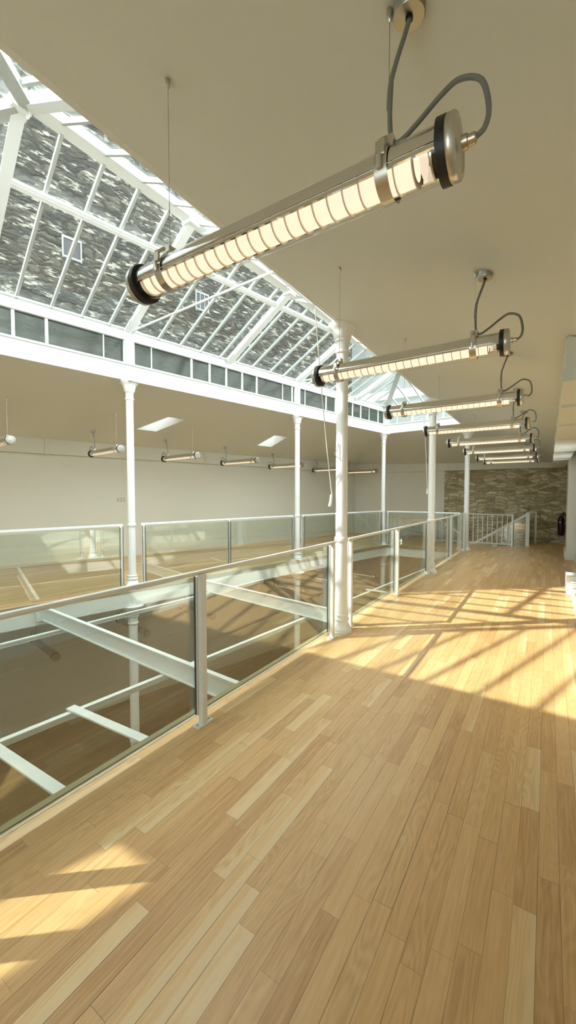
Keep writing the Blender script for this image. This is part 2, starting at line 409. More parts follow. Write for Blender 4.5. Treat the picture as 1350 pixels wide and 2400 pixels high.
# rear wall behind the camera; tall windows added unseen to brighten the room
rw = MB(); wz = [(-9.6, -8.4), (-1.5, -.3)]
xs = [leftX(YB) - .2] + [v for p in wz for v in p] + [RX + .2]
for k in range(0, len(xs), 2): rw.box((xs[k], YB - .2, 0), (xs[k + 1], YB, 2.9))
for a, b in wz: rw.box((a, YB - .2, 0), (b, YB, .5)).box((a, YB - .2, 2.45), (b, YB, 2.9))
struct('wall_rear', rw, 'white')
rl = MB()
for k in range(0, len(xs), 2): rl.box((xs[k], YB - .2, ZL), (xs[k + 1], YB, -.3))
for a, b in wz: rl.box((a, YB - .2, ZL), (b, YB, ZL + .8)).box((a, YB - .2, -1.0), (b, YB, -.3))
struct('wall_rear_lower', rl, 'white')
def window(name, a, b, axis):
    (x0, y0, z0), (x1, y1, z1) = a, b
    fr = MB()
    if axis == 'Y':
        for y in (y0 + .03, (y0 + y1) / 2, y1 - .03): fr.box((x0, y - .03, z0), (x0 + .05, y + .03, z1))
        for z in (z0, z1 - .06): fr.box((x0, y0, z), (x0 + .05, y1, z + .06))
        pn = MB().box((x0 + .02, y0, z0), (x0 + .026, y1, z1))
    else:
        for x in (x0 + .03, (x0 + x1) / 2, x1 - .03): fr.box((x - .03, y0, z0), (x + .03, y0 + .05, z1))
        for z in (z0, z1 - .06): fr.box((x0, y0, z), (x1, y0 + .05, z + .06))
        pn = MB().box((x0, y0 + .02, z0), (x1, y0 + .026, z1))
    o = struct(name, fr, 'white', 'added white framed window, unseen, for more daylight'); struct('window_glass', pn, 'roofglass', None, o)
window('window_1', (RX + .24, 8.3, 1.15), (RX + .24, 9.2, 2.15), 'Y'); window('window_2', (RX + .24, 10.3, 1.15), (RX + .24, 11.2, 2.15), 'Y')  # unseen windows added to bring daylight to the far half
for k, (a, b) in enumerate(wz): window('window_%d' % (3 + k), (a, YB - .12, .5), (b, YB - .12, 2.45), 'X'); window('window_%d' % (5 + k), (a, YB - .12, ZL + .8), (b, YB - .12, -1.0), 'X')
# skirtings, wall-top casings
def strip(name, mat, z0, z1, d, label):
    mb = MB(); mb.bar((leftX(YB) + d / 2, YB, (z0 + z1) / 2), (leftX(YF) + d / 2, YF, (z0 + z1) / 2), d, z1 - z0); return struct(name, mb, mat, label)
strip('baseboard_left', 'wall', 0, .21, .025, 'pale skirting along the long wall')
strip('baseboard_left_lower', 'white', ZL, ZL + .16, .03, 'pale skirting of the lower level')
tl = strip('trim_1', 'wall', 2.455, 2.80, .10, 'cream boxed casing along the top of the long wall')
for y in (.7, 4.553, 8.42, 12.2):
    struct('joint_strip', MB().bar((leftX(y) + .105, y - .045, 2.62), (leftX(y) + .105, y + .045, 2.62), .03, .36), 'wall', None, tl)
strip('trim_2', 'white', -.66, -.31, .08, 'casing along the top of the lower wall')
t3 = struct('trim_3', MB().box((leftX(YF), YF - .12, 2.42), (.2, YF, 2.80)), 'wall', 'cream boxed casing above the stone wall')
struct('joint_strip', MB().box((-3.12, YF - .15, 2.42), (-3.02, YF - .12, 2.78)), 'wall', None, t3)
struct('baseboard_far', MB().box((leftX(YF), YF - .025, 0), (HS[0], YF, .21)), 'wall')
bb = MB().box((RX - .09, YB, 0), (RX, 7.55, .22))
struct('baseboard_right', bb, 'white', 'tall white skirting on the right wall')
struct('baseboard_right_block', MB().box((RX - .15, 7.55, 0), (RX + .16, 7.95, .29)), 'white', 'white plinth block at the foot of the right wall')
struct('baseboard_right_far', MB().box((RX - .05, 11.65, 0), (RX + .3, 12.55, .2)).box((RX + .13, 7.95, 0), (RX + .16, YF, .2)), 'white')
struct('trim_4', MB().box((VN - .012, .3, -.06), (VN, VE, .004)).box((VN, .3, 0), (VN + .03, VE, .004)), 'olive', 'dull brass edging along the void')
struct('trim_6', MB().box((VN + .052, .3, 0), (VN + .064, VE, .004)), 'white', 'thin white strip let into the floor along the void')
struct('trim_7', MB().box((VN + .030, .3, 0), (VN + .036, VE, .003)), 'dark', 'dark joint beside the brass edging')
def edge_far():
    mb = MB(); mb.bar((voidX(.3) + .006, .3, -.03), (voidX(VE2) + .006, VE2, -.03), .012, .07)
    mb.bar((voidX(VE2), VE2 - .006, -.03), (VN, VE - .006, -.03), .012, .07); return mb
struct('trim_5', edge_far(), 'olive')

# right-hand lintel with riveted cross brackets
lt = thing('steel_lintel', 'cream riveted steel lintel along the top of the right wall', 'beam', (.3, 3.7, 2.35))
x1 = RX - .003; ya, yb = 3.70, YF - .16
sec = [(.10, 2.42), (x1, 2.42), (x1, 2.63), (.10, 2.738)]
wb = MB(); A_ = [Vector((x, ya, z)) for x, z in sec]; B_ = [Vector((x, yb, z)) for x, z in sec]
wb.quad(*A_).quad(*reversed(B_))
for k in range(4): wb.quad(A_[k], B_[k], B_[(k + 1) % 4], A_[(k + 1) % 4])
wb.build('web', 'ceiling', lt)
MB().box((.075, ya - .02, 2.40), (x1, yb, 2.42)).build('flange', 'wall', lt)
for i, y in enumerate([3.72, 4.65, 5.9, 7.4, 9.2, 11.5]):
    b = MB().box((.088, y, 2.43), (.10, y + .42, 2.73)).build('splice_plate', 'ceiling', lt)
    if i: MB().box((.085, y - .02, 2.372), (x1, y + .06, 2.40)).build('cross_flange', 'wall', b)
    for k in range(2):
        MB().lathe([(.022, 0), (.018, -.012), (0, -.016)], 10, 'X', (.088, y + .2, 2.51 + .14 * k)).build('rivet', 'wall', b)

# ------------------------------------------------------------------ roof lantern
RA, RB = Vector((-4.153, 1.952, 5.23)), Vector((-3.33, 10.45, 4.81))
ZE = 4.25
lan = thing('roof_lantern', 'white iron and glass roof lantern over the void', 'skylight', (-4.0, 6.0, ZC))
CN = Vector((NX, YN, 0)); CE = Vector((NX, YE, 0)); CF = Vector((farX(YE2), YE2, 0)); CG = Vector((farX(YN), YN, 0))
def at(v, z): return Vector((v.x, v.y, z))
cen = Vector((-4.0, 6.0, 0))
bays = {'far': (CG, CF), 'end': (CF, CE), 'near': (CE, CN), 'rear': (CN, CG)}
for nm, (a, b) in bays.items():
    d = (b - a).normalized(); inw = Vector((d.y, -d.x, 0))
    if (cen - a).dot(inw) < 0: inw = -inw
    eb = MB().bar(at(a, 3.57) - inw * .06, at(b, 3.57) - inw * .06, .12, .27)
    eb.bar(at(a, 3.445) - inw * .05, at(b, 3.445) - inw * .05, .18, .03).bar(at(a, 3.705), at(b, 3.705), .07, .025)
    beam = eb.build('eave_beam', 'steel', lan)
    rl_ = MB().bar(at(a, 4.18) - inw * .04, at(b, 4.18) - inw * .04, .08, .14).bar(at(a, 4.255), at(b, 4.255), .10, .02).bar(at(a, 4.10), at(b, 4.10), .05, .02)
    rl_.build('eave_rail', 'steel', lan)
    L = (b - a).length
    if nm == 'far':
        k = lambda y: (y - CG.y) / (CF.y - CG.y) * L
        mull = [k(y * .925) for y in (1.6, 2.2, 2.863, 3.295, 4.141, 4.496, 4.654, 4.994, 5.834, 6.261, 6.682, 7.116, 7.54, 8.37, 8.705, 8.931, 9.181, 10.036, 10.45, 10.86, 11.271, 11.693, 12.15, 12.658)]
        thin = {4, 7, 13, 16, 19, 22}
    elif nm == 'end':
        mull = [L * t for t in (.03, .155, .36, .55, .745, .90, .97)]; thin = {1}
    else:
        n = int(L / .55); mull = [L * (i + .5) / n for i in range(n)]; thin = set()
    for i, s_ in enumerate(mull):
        wd = .016 if i in thin else .04
        p = a + d * s_ - inw * .03
        MB().bar(at(p, 3.71), at(p, 4.12), wd, .04, tuple(inw)).build('mullion', 'steel', lan)
    MB().bar(at(a + d * .02 - inw * .035, 3.915), at(b - d * .02 - inw * .035, 3.915), .006, .40).build('clerestory_infill', 'wired' if nm == 'far' else ('steel' if nm == 'rear' else 'roofglass'), lan)  # rear infill is an opaque panel, added to block the sun there
# posts over the columns, with bolt heads
FY = [4.209, 8.186]
def rivet(parent, p, axis, r=.014):
    axis = Vector(axis).normalized(); q = axis.to_track_quat('Z', 'Y').to_matrix()
    mb = MB().lathe([(r, 0), (r * .8, r * .6), (0, r * .8)], 10)
    mb.v = [q @ v + Vector(p) for v in mb.v]; return mb.build('bolt_head', 'steel', parent)
dF = (CF - CG).normalized(); inF = Vector((dF.y, -dF.x, 0)); inF = inF if inF.x > 0 else -inF
for y in FY + [YE2 - .06]:
    p = Vector((farX(y), y, 0))
    o = MB().bar(at(p, 3.70) + inF * .015, at(p, 4.26) + inF * .015, .13, .09, tuple(inF)).build('post', 'steel', lan)
    MB().bar(at(p, 3.72) + inF * .07, at(p, 4.24) + inF * .07, .022, .05, tuple(inF)).build('rib', 'steel', o)
    if y < YE2 - .1:
        pl = MB().bar(at(p - dF * .30, 3.57) + inF * .006, at(p + dF * .30, 3.57) + inF * .006, .014, .22).build('splice_plate', 'steel', lan)
        for (s_, z) in [(-.2, 3.63), (-.2, 3.51), (-.05, 3.62), (-.05, 3.52), (.04, 3.575), (.12, 3.62), (.12, 3.52), (.25, 3.63), (.25, 3.52)]:
            rivet(pl, at(p + dF * s_, z) + inF * .013, inF)
        for (s_, z) in [(-.12, 4.19), (-.04, 4.20), (.13, 4.18)]: rivet(o, at(p + dF * s_, z) + inF * .065, inF)
# ridge, purlins, hips, rafters, bars
MB().bar(RA, RB, .16, .10).bar(RA, RB, .06, .05, dz=.045).build('ridge_beam', 'steel', lan)
def on_far(y_eave, t):
    e = Vector((farX(y_eave), y_eave, ZE + .01)); ex = Vector((-dF.x, -dF.y, 0))
    # direction up the far slope, at right angles to the eave, until the ridge or hip
    u = Vector((inF.x, inF.y, 0))
    def hit(P, Q):   # plan intersection of e+u*s with P-Q
        d = Q - P; den = u.x * -d.y + u.y * d.x
        if abs(den) < 1e-9: return None
        s = ((P.x - e.x) * -d.y + (P.y - e.y) * d.x) / den; r = (u.x * (P.y - e.y) - u.y * (P.x - e.x)) / den
        return (s, r) if s > 0 and -.001 <= r <= 1.001 else None
    best = None
    for P, Q in ((RA, RB), (at(CG, ZE), RA), (RB, at(CF, ZE))):
        h = hit(P, Q)
        if h and (best is None or h[0] < best[0]): best = (h[0], P + (Q - P) * h[1])
    return e, best[1]
nf = ((RA - at(CG, ZE)).cross(at(CF, ZE) - at(CG, ZE))).normalized()
if nf.z < 0: nf = -nf
def far_bar(y, name, wd, ht):
    e, r = on_far(y, 1)
    return MB().bar(e, r, wd, ht, tuple(nf)).build(name, 'bar', lan)
princ = [2.32, 4.209, 6.22, 8.186, 10.55]
bars_far = [1.05, 1.47, 1.88, 2.69, 3.11, 3.52, 3.92, 4.74, 5.16, 5.58, 6.02, 6.44, 6.84, 7.33, 7.74, 8.6, 9.02, 9.44, 9.86, 10.2, 10.98, 11.4, 11.8]
for y in bars_far: far_bar(y, 'glazing_bar', .034, .05)
for y in princ:
    e, r = on_far(y, 1)
    o = MB().bar(e, r, .05, .12, tuple(nf), -.02).bar(e, r, .11, .02, tuple(nf), -.08).build('principal_rafter', 'steel', lan)
    MB().bar(e + (r - e) * .02 - nf * .06, e + (r - e) * .14 - nf * .06, .16, .03, tuple(nf)).build('gusset', 'steel', o)
    MB().box((r.x - .09, r.y - .08, r.z - .10), (r.x + .07, r.y + .08, r.z + .02)).build('ridge_bracket', 'steel', o)
nn = ((RB - at(CN, ZE)).cross(at(CE, ZE) - at(CN, ZE))).normalized()
if nn.z < 0: nn = -nn
def near_hit(y):
    e = Vector((NX, y, ZE + .01))
    for P, Q in ((RA, RB), (at(CN, ZE), RA), (RB, at(CE, ZE))):
        if min(P.y, Q.y) - 1e-4 <= y <= max(P.y, Q.y) + 1e-4:
            t = (y - P.y) / (Q.y - P.y); return e, P + (Q - P) * t
for k in range(26):
    y = .95 + .425 * k
    if y > YE - .2: break
    e, r = near_hit(y); MB().bar(e, r, .034, .05, tuple(nn)).build('glazing_bar', 'bar', lan)
for y in (1.952, 4.05, 6.1, 8.1, 10.3):
    e, r = near_hit(y); MB().bar(e, r, .05, .12, tuple(nn), -.02).bar(e, r, .11, .02, tuple(nn), -.08).build('principal_rafter', 'steel', lan)
# hips and their end bars
for c, r in ((CN, RA), (CG, RA), (CF, RB), (CE, RB)):
    MB().bar(at(c, ZE), r, .06, .11, dz=-.02).bar(at(c, ZE), r, .12, .02, dz=-.085).build('hip_rafter', 'bar', lan)
def end_bars(a, b, apex, n):
    d = b - a; up = ((b - a).cross(apex - at(a, ZE))).normalized(); up = up if up.z > 0 else -up
    m = Vector((apex.x, apex.y, 0)); foot_t = (m - a).dot(d) / d.length_squared
    perp = (m - (a + d * foot_t))
    for i in range(1, n):
        t = i / n
        k = t / foot_t if t < foot_t else (1 - t) / (1 - foot_t)
        e = at(a + d * t, ZE + .01); q = at(a + d * t + perp * k, ZE + (apex.z - ZE) * k)
        MB().bar(e, q, .034, .05, tuple(up)).build('glazing_bar', 'bar', lan)
end_bars(CN, CG, RA, 12); end_bars(CF, CE, RB, 6)
# purlins at mid slope
def purl(c0, c1, r0, r1, f, up, nm='purlin'):
    a = at(c0, ZE).lerp(r0, f); b = at(c1, ZE).lerp(r1, f)
    MB().bar(a, b, .07, .05, tuple(up), -.05).bar(a, b, .02, .09, tuple(up), -.04).build(nm, 'steel', lan)
zp = 4.90
# the far purlin keeps one height, parallel to the eave
def hip_at(c, r, z):
    t = (z - ZE) / (r.z - ZE); return at(c, ZE).lerp(r, t)
pa, pb = hip_at(CG, RA, zp), hip_at(CF, RB, min(zp, RB.z - .01))
e0, r0 = on_far(2.32, 1); f0 = (zp - e0.z) / (r0.z - e0.z)
e1, r1 = on_far(9.9, 1); f1 = min(.99, (zp - e1.z) / (r1.z - e1.z))
P0 = e0.lerp(r0, f0); P1 = RA.lerp(RB, (RA.z - zp) / (RA.z - RB.z))
MB().bar(P0, P1, .08, .045, tuple(nf), -.05).bar(P0, P1, .022, .09, tuple(nf), -.03).build('purlin', 'steel', lan)
nb0 = near_hit(1.952); P0n = nb0[0].lerp(nb0[1], (zp - ZE) / (nb0[1].z - ZE))
MB().bar(P0n, P1, .07, .05, tuple(nn), -.05).build('purlin', 'steel', lan)
# tie rods across at the columns
for y in FY:
    a = Vector((farX(y) + .05, y, 4.22)); b = Vector((NX, y - .23, 4.22))
    MB().tube([a, b], .017, 10).build('tie_rod', 'steel', lan)
# glazing
def pane(pts, up):
    mb = MB(); up = Vector(up).normalized()
    mb.quad(*[Vector(p) + up * .03 for p in pts]); mb.quad(*[Vector(p) + up * .036 for p in reversed(pts)])
    return mb.build('roof_glass', 'roofglass', lan)
pane([at(CG, ZE), at(CF, ZE), RB, RA], nf); pane([at(CN, ZE), at(CE, ZE), RB, RA], nn)
pane([at(CN, ZE), at(CG, ZE), RA], (0, -.5, 1)); pane([at(CF, ZE), at(CE, ZE), RB], (0, .5, 1))
# pulley ring under the ridge end
hk = MB().tube([RA + Vector((0, 0, -.04)), RA + Vector((0, 0, -.11))], .012, 8)
hk.tube([RA + Vector((.03 * math.cos(a), 0, -.14 + .03 * math.sin(a))) for a in [i * math.pi / 6 for i in range(13)]], .007, 6)
hk.build('hook', 'steel', lan)

# roof windows
def roof_window(P, h, label, D=.34, taper=.12, group='roof windows in the far ceiling'):
    u0, u1, v0, v1 = h
    c = [Vector(P(u0, v0)), Vector(P(u1, v0)), Vector(P(u1, v1)), Vector(P(u0, v1))]
    ctr = sum(c, Vector()) / 4
    n = (c[1] - c[0]).cross(c[3] - c[0]).normalized(); n = n if n.z > 0 else -n
    r = thing('roof_window', label, 'roof window', tuple(ctr), group=group)
    top = [p + n * D + (ctr - p) * taper for p in c]
    mb = MB()
    for i in range(4): mb.quad(c[i], c[(i + 1) % 4], top[(i + 1) % 4], top[i])
    mb.build('lining', 'white', r)
    fr = MB()
    for i in range(4): fr.bar(top[i], top[(i + 1) % 4], .05, .05, tuple(n))
    fr.build('sash', 'cable', r)
    MB().quad(*top).build('pane', 'roofglass', r)
roof_window(PL, HOLES_L[0], 'roof window in the far ceiling nearer the camera, just right of the first far column')
roof_window(PL, HOLES_L[1], 'farther roof window in the far ceiling, beside the second far column')
rwin = roof_window(PN, (.423, .470, .385, .60), 'roof window in the ceiling behind the camera', .05, 0.0, None)

# ------------------------------------------------------------------ columns
def column(kind_h, label, loc, ztop, r=.066, fluted=False):
    o = thing('iron_column', label, 'column', loc, group='cast iron columns')
    b = Vector(loc)
    H = ztop - b.z
    def L(prof, **k):
        return MB().lathe([(rr, h) for rr, h in prof], 28, 'Z', tuple(b), **k)
    L([(r * 1.05, .19), (r * 1.0, .5), (r * .98, 1.0), (r * .95, H - .30)]).build('shaft', 'iron', o)
    base = L([(.118, .018), (.12, .035), (.112, .05), (.098, .075), (.084, .105), (.078, .125), (.09, .135), (.09, .15), (.076, .158), (.076, .185), (.082, .19), (.082, .20), (r, .21)]).build('base', 'iron', o)
    MB().lathe([(.132, 0), (.132, .012), (.126, .018), (.120, .018)], 8, 'Z', tuple(b)).build('plinth', 'iron', base)
    cap = L([(r * .98, H - .32), (r * 1.15, H - .31), (r * 1.15, H - .29), (r, H - .28), (r * 1.02, H - .20), (r * 1.25, H - .185), (r * 1.25, H - .165), (r * 1.45, H - .15), (r * 1.5, H - .11), (r * 1.9, H - .06), (r * 2.3, H - .03), (r * 2.35, H)]).build('capital', 'iron', o)
    L([(r * 1.06, 1.02), (r * 1.14, 1.03), (r * 1.14, 1.07), (r * 1.06, 1.08)]).build('collar', 'iron', o)
    if kind_h == 'far':
        MB().box((b.x - .16, b.y - .10, ztop - .035), (b.x + .16, b.y + .10, ztop - .001)).build('cap_plate', 'iron', cap)
    return o
column('near', 'white iron column on the oak gallery by the camera, cord tied on', (-1.95, 4.12, 0), ZC - .004, .068)
column('near', 'second white iron column along the oak gallery edge, in the middle of the gallery', (-1.93, 8.2, 0), ZC - .004, .068)
column('near', 'white iron column at the void corner, before the barred stair railing', (-1.91, 12.15, 0), 3.30, .068)
column('far', 'white iron column across the void nearest the camera, left of the first roof window', (farX(4.209) + .02, 4.209, 0), ZC, .062)
column('far', 'white iron column across the void in the middle of the far balustrade', (farX(8.186) + .02, 8.186, 0), ZC, .062)
column('far', 'white iron column at the far left corner of the void under the lantern corner', (farX(12.0) + .01, 12.0, 0), ZC, .062)
for y, lb in ((4.209, 'white column on the lower level nearest the camera, seen through the near glass'),
              (8.186, 'middle white column on the lower level, seen left of the large gallery column'),
              (12.0, 'white column on the lower level farthest off, past the large column')):
    column('low', lb, (farX(y) + .02, y, ZL), -.312, .075)

# ------------------------------------------------------------------ balustrades
def balustrade(label, pts_posts, run, glass_spans, mat='steel', inward=None, ztop=1.05, group='glass balustrades round the void'):
    """run: (start, end) plan points of the hand rail; posts at given distances; glass between given distances"""
    a, b = Vector((*run[0], 0)), Vector((*run[1], 0)); d = (b - a).normalized()
    r = thing('glass_balustrade', label, 'balustrade', tuple(a), group=group)
    nrm = Vector(inward) if inward else Vector((-d.y, d.x, 0))      # towards the void
    MB().bar(at(a, ztop - .008), at(b, ztop - .008), .030, .016).build('handrail', mat, r, .004)
    MB().bar(at(a, ztop - .024) + nrm * .012, at(b, ztop - .024) + nrm * .012, .016, .014).build('rail_channel', 'steel', r)
    for s_ in pts_posts:
        p = a + d * s_
        po = MB().bar(at(p, .008), at(p, ztop - .024), .042, .042, tuple(nrm)).build('post', mat, r, .003)
        MB().bar(at(p + nrm * .03 - d * .0, .06), at(p + nrm * .03, ztop - .045), .05, .016, tuple(nrm)).build('glazing_bead', 'cream', po)
        gk = MB()
        for sg in (-1, 1): gk.bar(at(p + nrm * .043 + d * (.026 * sg), .06), at(p + nrm * .043 + d * (.026 * sg), ztop - .045), .003, .014, tuple(nrm))
        gk.build('gasket', 'rubber', po)
        pl = MB().bar(at(p - d * .07, .005), at(p + d * .07, .005), .06, .010).build('base_plate', mat, po)
        for sg in (-1, 1):
            MB().lathe([(.008, .010), (.008, .017), (0, .018)], 8, 'Z', tuple(p + d * (.052 * sg))).build('bolt', 'satin', pl)
    for s0, s1 in glass_spans:
        p, q = a + d * s0 + nrm * .043, a + d * s1 + nrm * .043
        MB().bar(at(p, .53), at(q, .53), .010, .95).build('glass_panel', 'glass', r)
    return r
GX = -1.93
balustrade('glass balustrade span beside the camera, ending at the nearest large column', [.60, .90, 2.32, 4.26], ((GX, -.40), (GX, 3.94)), [(.0, .59), (.61, .89), (.91, 2.31), (2.33, 4.25)], inward=(-1, 0, 0))
balustrade('glass balustrade span between the nearest and the second gallery columns', [.04, 1.80, 3.72], ((GX, 4.29), (GX, 8.05)), [(.05, 1.79), (1.81, 3.71)], inward=(-1, 0, 0))
balustrade('glass balustrade span between the second gallery column and the void corner column', [.04, 1.81, 3.62], ((GX, 8.36), (GX, 12.02)), [(.05, 1.80), (1.82, 3.61)], inward=(-1, 0, 0))
def fp(y, off=.02): return (farX(y) + off, y)
inv = (inF.x, inF.y, 0)
def fspan(y0, y1, mids, label):
    L = (Vector(fp(y1)) - Vector(fp(y0))).length
    ds = [.04] + [(m - y0) / (y1 - y0) * L for m in mids] + [L - .04]
    balustrade(label, ds, (fp(y0), fp(y1)), [(ds[i] + .01, ds[i + 1] - .01) for i in range(len(ds) - 1)], inward=inv, ztop=1.07)
fspan(.2, 4.06, [2.1], 'glass balustrade span across the void at the left edge, ending at the first far column')
fspan(4.36, 8.04, [6.18], 'glass balustrade span across the void between the first and second far columns')
fspan(8.33, 11.86, [10.05], 'glass balustrade span across the void between the second and the corner far columns')
a_, b_ = Vector((farX(12.0) + .13, 12.03)), Vector((-2.05, 12.03))
L_ = (b_ - a_).length
balustrade('glass balustrade span along the far end of the void, before the stair', [.04, L_ - .04], (tuple(a_), tuple(b_)), [(.05, L_ - .05)], inward=(0, -1, 0), ztop=1.06)

# ------------------------------------------------------------------ steel frame inside the void
def ibeam(label, p, q, h, wtop, group):
    r = thing('steel_beam', label, 'beam', tuple(p), group=group)
    MB().bar(p, q, wtop, .014, dz=-.007).bar(p, q, wtop, .012, dz=-h + .006).build('flange', 'steel', r)
    MB().bar(p, q, .012, h - .02, dz=-h / 2).build('web', 'steel', r)
    d = (Vector(q) - Vector(p)).normalized()
    pl = MB().bar(Vector(p) + Vector((.006, -.10, -h / 2)), Vector(p) + Vector((.006, .02, -h / 2)), .012, h).build('end_plate', 'steel', r)
    for z in (-.06, -h + .07): rivet(pl, Vector(p) + Vector((.014, -.06, z)), (1, 0, 0), .012)
ibeam('white steel cross beam in the void nearest the camera', (voidX(2.87), 2.87, -.05), (VN - .002, 2.58, -.05), .20, .05, 'cross beams in the void')
ibeam('white steel cross beam in the void meeting the foot of the large column', (voidX(5.45), 5.45, -.05), (VN - .002, 4.95, -.05), .20, .05, 'cross beams in the void')
def tie(label, p, q):
    o = MB().bar(p, q, .05, .014, dz=-.007).bar(p, q, .012, .05, dz=-.035).build('tie_bar', 'steel'); tag(o, label, 'bar', 'tie bars in the void', 'thing')
tie('white steel tie bar running the length of the void on the gallery side', (-3.45, .3, -.262), (-2.35, 11.5, -.262))
tie('white steel tie bar running along the void on the far side', (-5.70, .6, -.262), (-5.10, 6.9, -.262))
def strut(label, p, q, wd=.075):
    o = MB().bar(p, q, wd, .014).build('steel_strut', 'steel'); tag(o, label, 'strut', 'short struts under the gallery edge', 'thing')
strut('short flat white strut under the gallery edge, lowest left in the void', (-3.36, 1.2, -.25), (VN - .003, 1.24, -.25))
strut('short flat white strut from the tie bar to the gallery edge, second from the camera', (-3.36, 1.79, -.25), (VN - .003, 1.86, -.25))
strut('short flat white strut between the nearest and second gallery columns', (-2.86, 7.15, -.25), (VN - .003, 7.18, -.25))

# ------------------------------------------------------------------ tube lamps
def tube_lamp(label, loc, rz, Ln, hl, hr, group, cable=True, canopy_off=.055):
    """tube along local X, cable end at +X; hl / hr: height of the ceiling above the two clamps"""
    o = thing('tube_lamp', label, 'lamp', loc, rz, group, local=True)
    h = Ln / 2; R = .0655
    MB().lathe([(R, -h + .01), (R, h - .01)], 40, 'X').build('glass_tube', 'tubeglass', o)
    # chrome reflector: upper shell, open below
    rf = MB().lathe([(R * .95, -h + .035), (R * .95, h - .03)], 28, 'X', a0=math.radians(-14), a1=math.radians(186))
    rf.lathe([(R * .91, -h + .035), (R * .91, h - .03)], 28, 'X', a0=math.radians(-14), a1=math.radians(186))
    for s_ in (-1, 1):
        y = R * .93 * math.cos(math.radians(14)) * s_; z = -R * .93 * math.sin(math.radians(14))
        rf.box((-h + .035, y - .006 if s_ > 0 else y - .002, z - .006), (h - .03, y + .002 if s_ > 0 else y + .006, z + .006))
    rf.build('reflector', 'chrome', o)
    lt = MB().lathe([(0, -h + .06), (.048, -h + .061), (.048, h - .091), (0, h - .09)], 24, 'X', (0, 0, -.002))
    lt.build('light_tube', 'lightA', o)
    fn = MB(); n = int((Ln - .15) / .05)
    for i in range(n + 1):
        x = -h + .06 + (Ln - .15) * i / n
        fn.lathe([(.040, x - .0016), (R * .86, x - .0016), (R * .86, x + .0016), (.040, x + .0016)], 24, 'X', a0=math.radians(176), a1=math.radians(364), close=False)
    fo = fn.build('louvre', 'fin', o); fo['kind'] = 'stuff'
    for s_ in (-1, 1):
        MB().lathe([(R * .80, s_ * (h - .045)), (R * .80, s_ * (h - .04))], 24, 'X').build('lamp_holder', 'satin', o)
    for s_ in (-1, 1):
        c = MB().lathe([(.074, s_ * (h - .006)), (.076, s_ * h), (.076, s_ * (h + .016)), (.071, s_ * (h + .022)), (.060, s_ * (h + .023)), (.054, s_ * (h + .018)), (0, s_ * (h + .019))], 32, 'X').build('end_cap', 'satin', o)
        MB().lathe([(.066, s_ * (h - .028)), (.077, s_ * (h - .026)), (.077, s_ * (h - .004)), (.066, s_ * (h - .002))], 32, 'X').build('gasket', 'rubber', c)
    xs = (-h + .175, h - .17)
    for x, hh in zip(xs, (hl, hr)):
        cl = MB().lathe([(R * 1.02, x - .018), (R * 1.05, x - .018), (R * 1.05, x + .018), (R * 1.02, x + .018)], 32, 'X', close=False)
        cl.build('clamp', 'satin', o)
        br = MB().box((x - .02, -.022, R), (x + .02, .022, R + .035)).box((x - .012, -.072, .018), (x + .012, -.062, .052)).tube([(x, -.078, .01), (x, -.07, -.02)], .008, 8).tube([(x, -.07, .05), (x, -.03, R + .02)], .007, 8)
        br.build('bracket', 'satin', o)
        w_ = MB().tube([(x, 0, R + .03), (x, 0, hh - .02)], .0016, 6).build('suspension_wire', 'satin', o)
        MB().lathe([(.004, hh - .034), (.008, hh - .028), (.010, hh - .012), (.010, hh)], 12, 'Z', (x, 0, 0)).build('wire_anchor', 'satin', w_)
    if cable:
        x = xs[1]; hh = hr - .336 * canopy_off
        cn = MB().lathe([(.0, hh - .035), (.040, hh - .035), (.042, hh - .032), (.042, hh + .025)], 28, 'Z', (x + canopy_off, 0, 0)).build('ceiling_canopy', 'canopy', o)
        MB().lathe([(.010, hh - .042), (.010, hh - .034)], 12, 'Z', (x + canopy_off, 0, 0)).build('grommet', 'rubber', cn)
        zc = hh - .04
        pts = [(x + canopy_off, 0, zc), (x + canopy_off - .012, 0, zc - .035), (x + .02, -.004, zc - .10), (x + .006, -.008, zc - .16), (x + .004, -.009, zc - .22), (x + .010, -.009, R + .20), (x + .006, -.009, R + .10), (x + .012, -.009, R + .03), (x + .035, -.01, R + .010), (x + .085, -.012, R + .035), (x + .145, -.012, R + .075), (h + .02, -.008, R + .095), (h + .07, -.004, R + .07), (h + .088, 0, R + .0), (h + .080, 0, .020), (h + .056, 0, .004)]
        MB().tube(smooth(pts, 7), .0068, 10).build('power_cable', 'cable', o)
        MB().lathe([(.018, h + .026), (.018, h + .040), (.014, h + .042), (.014, h + .058), (.009, h + .062)], 12, 'X', (0, 0, .004)).build('cable_gland', 'brass', o)
    return o
ORD = ['first', 'second', 'third', 'fourth', 'fifth', 'sixth', 'seventh', 'eighth']
LY = [1.152, 2.74, 4.34, 5.93, 7.52, 9.15, 10.9, 12.25]
XL, XR_ = -1.497, -.235
lab = ['large glowing chrome tube lamp nearest the camera, hanging over the gallery floor',
       'second chrome tube lamp from the camera, crossing in front of the nearest large column',
       'third chrome tube lamp over the gallery, below the lantern corner',
       'fourth chrome tube lamp over the gallery, crossing in front of the second gallery column',
       'fifth chrome tube lamp from the camera in the gallery row',
       'sixth chrome tube lamp from the camera in the gallery row',
       'seventh and thinnest looking chrome tube lamp in the gallery row',
       'last chrome tube lamp of the gallery row, closest to the stone wall']
def ceil_near(x): return ZC - .336 * (x - NX)
for i, y in enumerate(LY):
    xc = (XL + XR_) / 2; Ln = XR_ - XL; z = 2.457
    hl = ceil_near(XL + .175) - z; hr = ceil_near(XR_ - .17) - z
    if i == 7: hl -= .06; hr -= .05
    tube_lamp(lab[i], (xc, y, z), 0, Ln, hl, hr, 'tube lamps over the oak gallery')
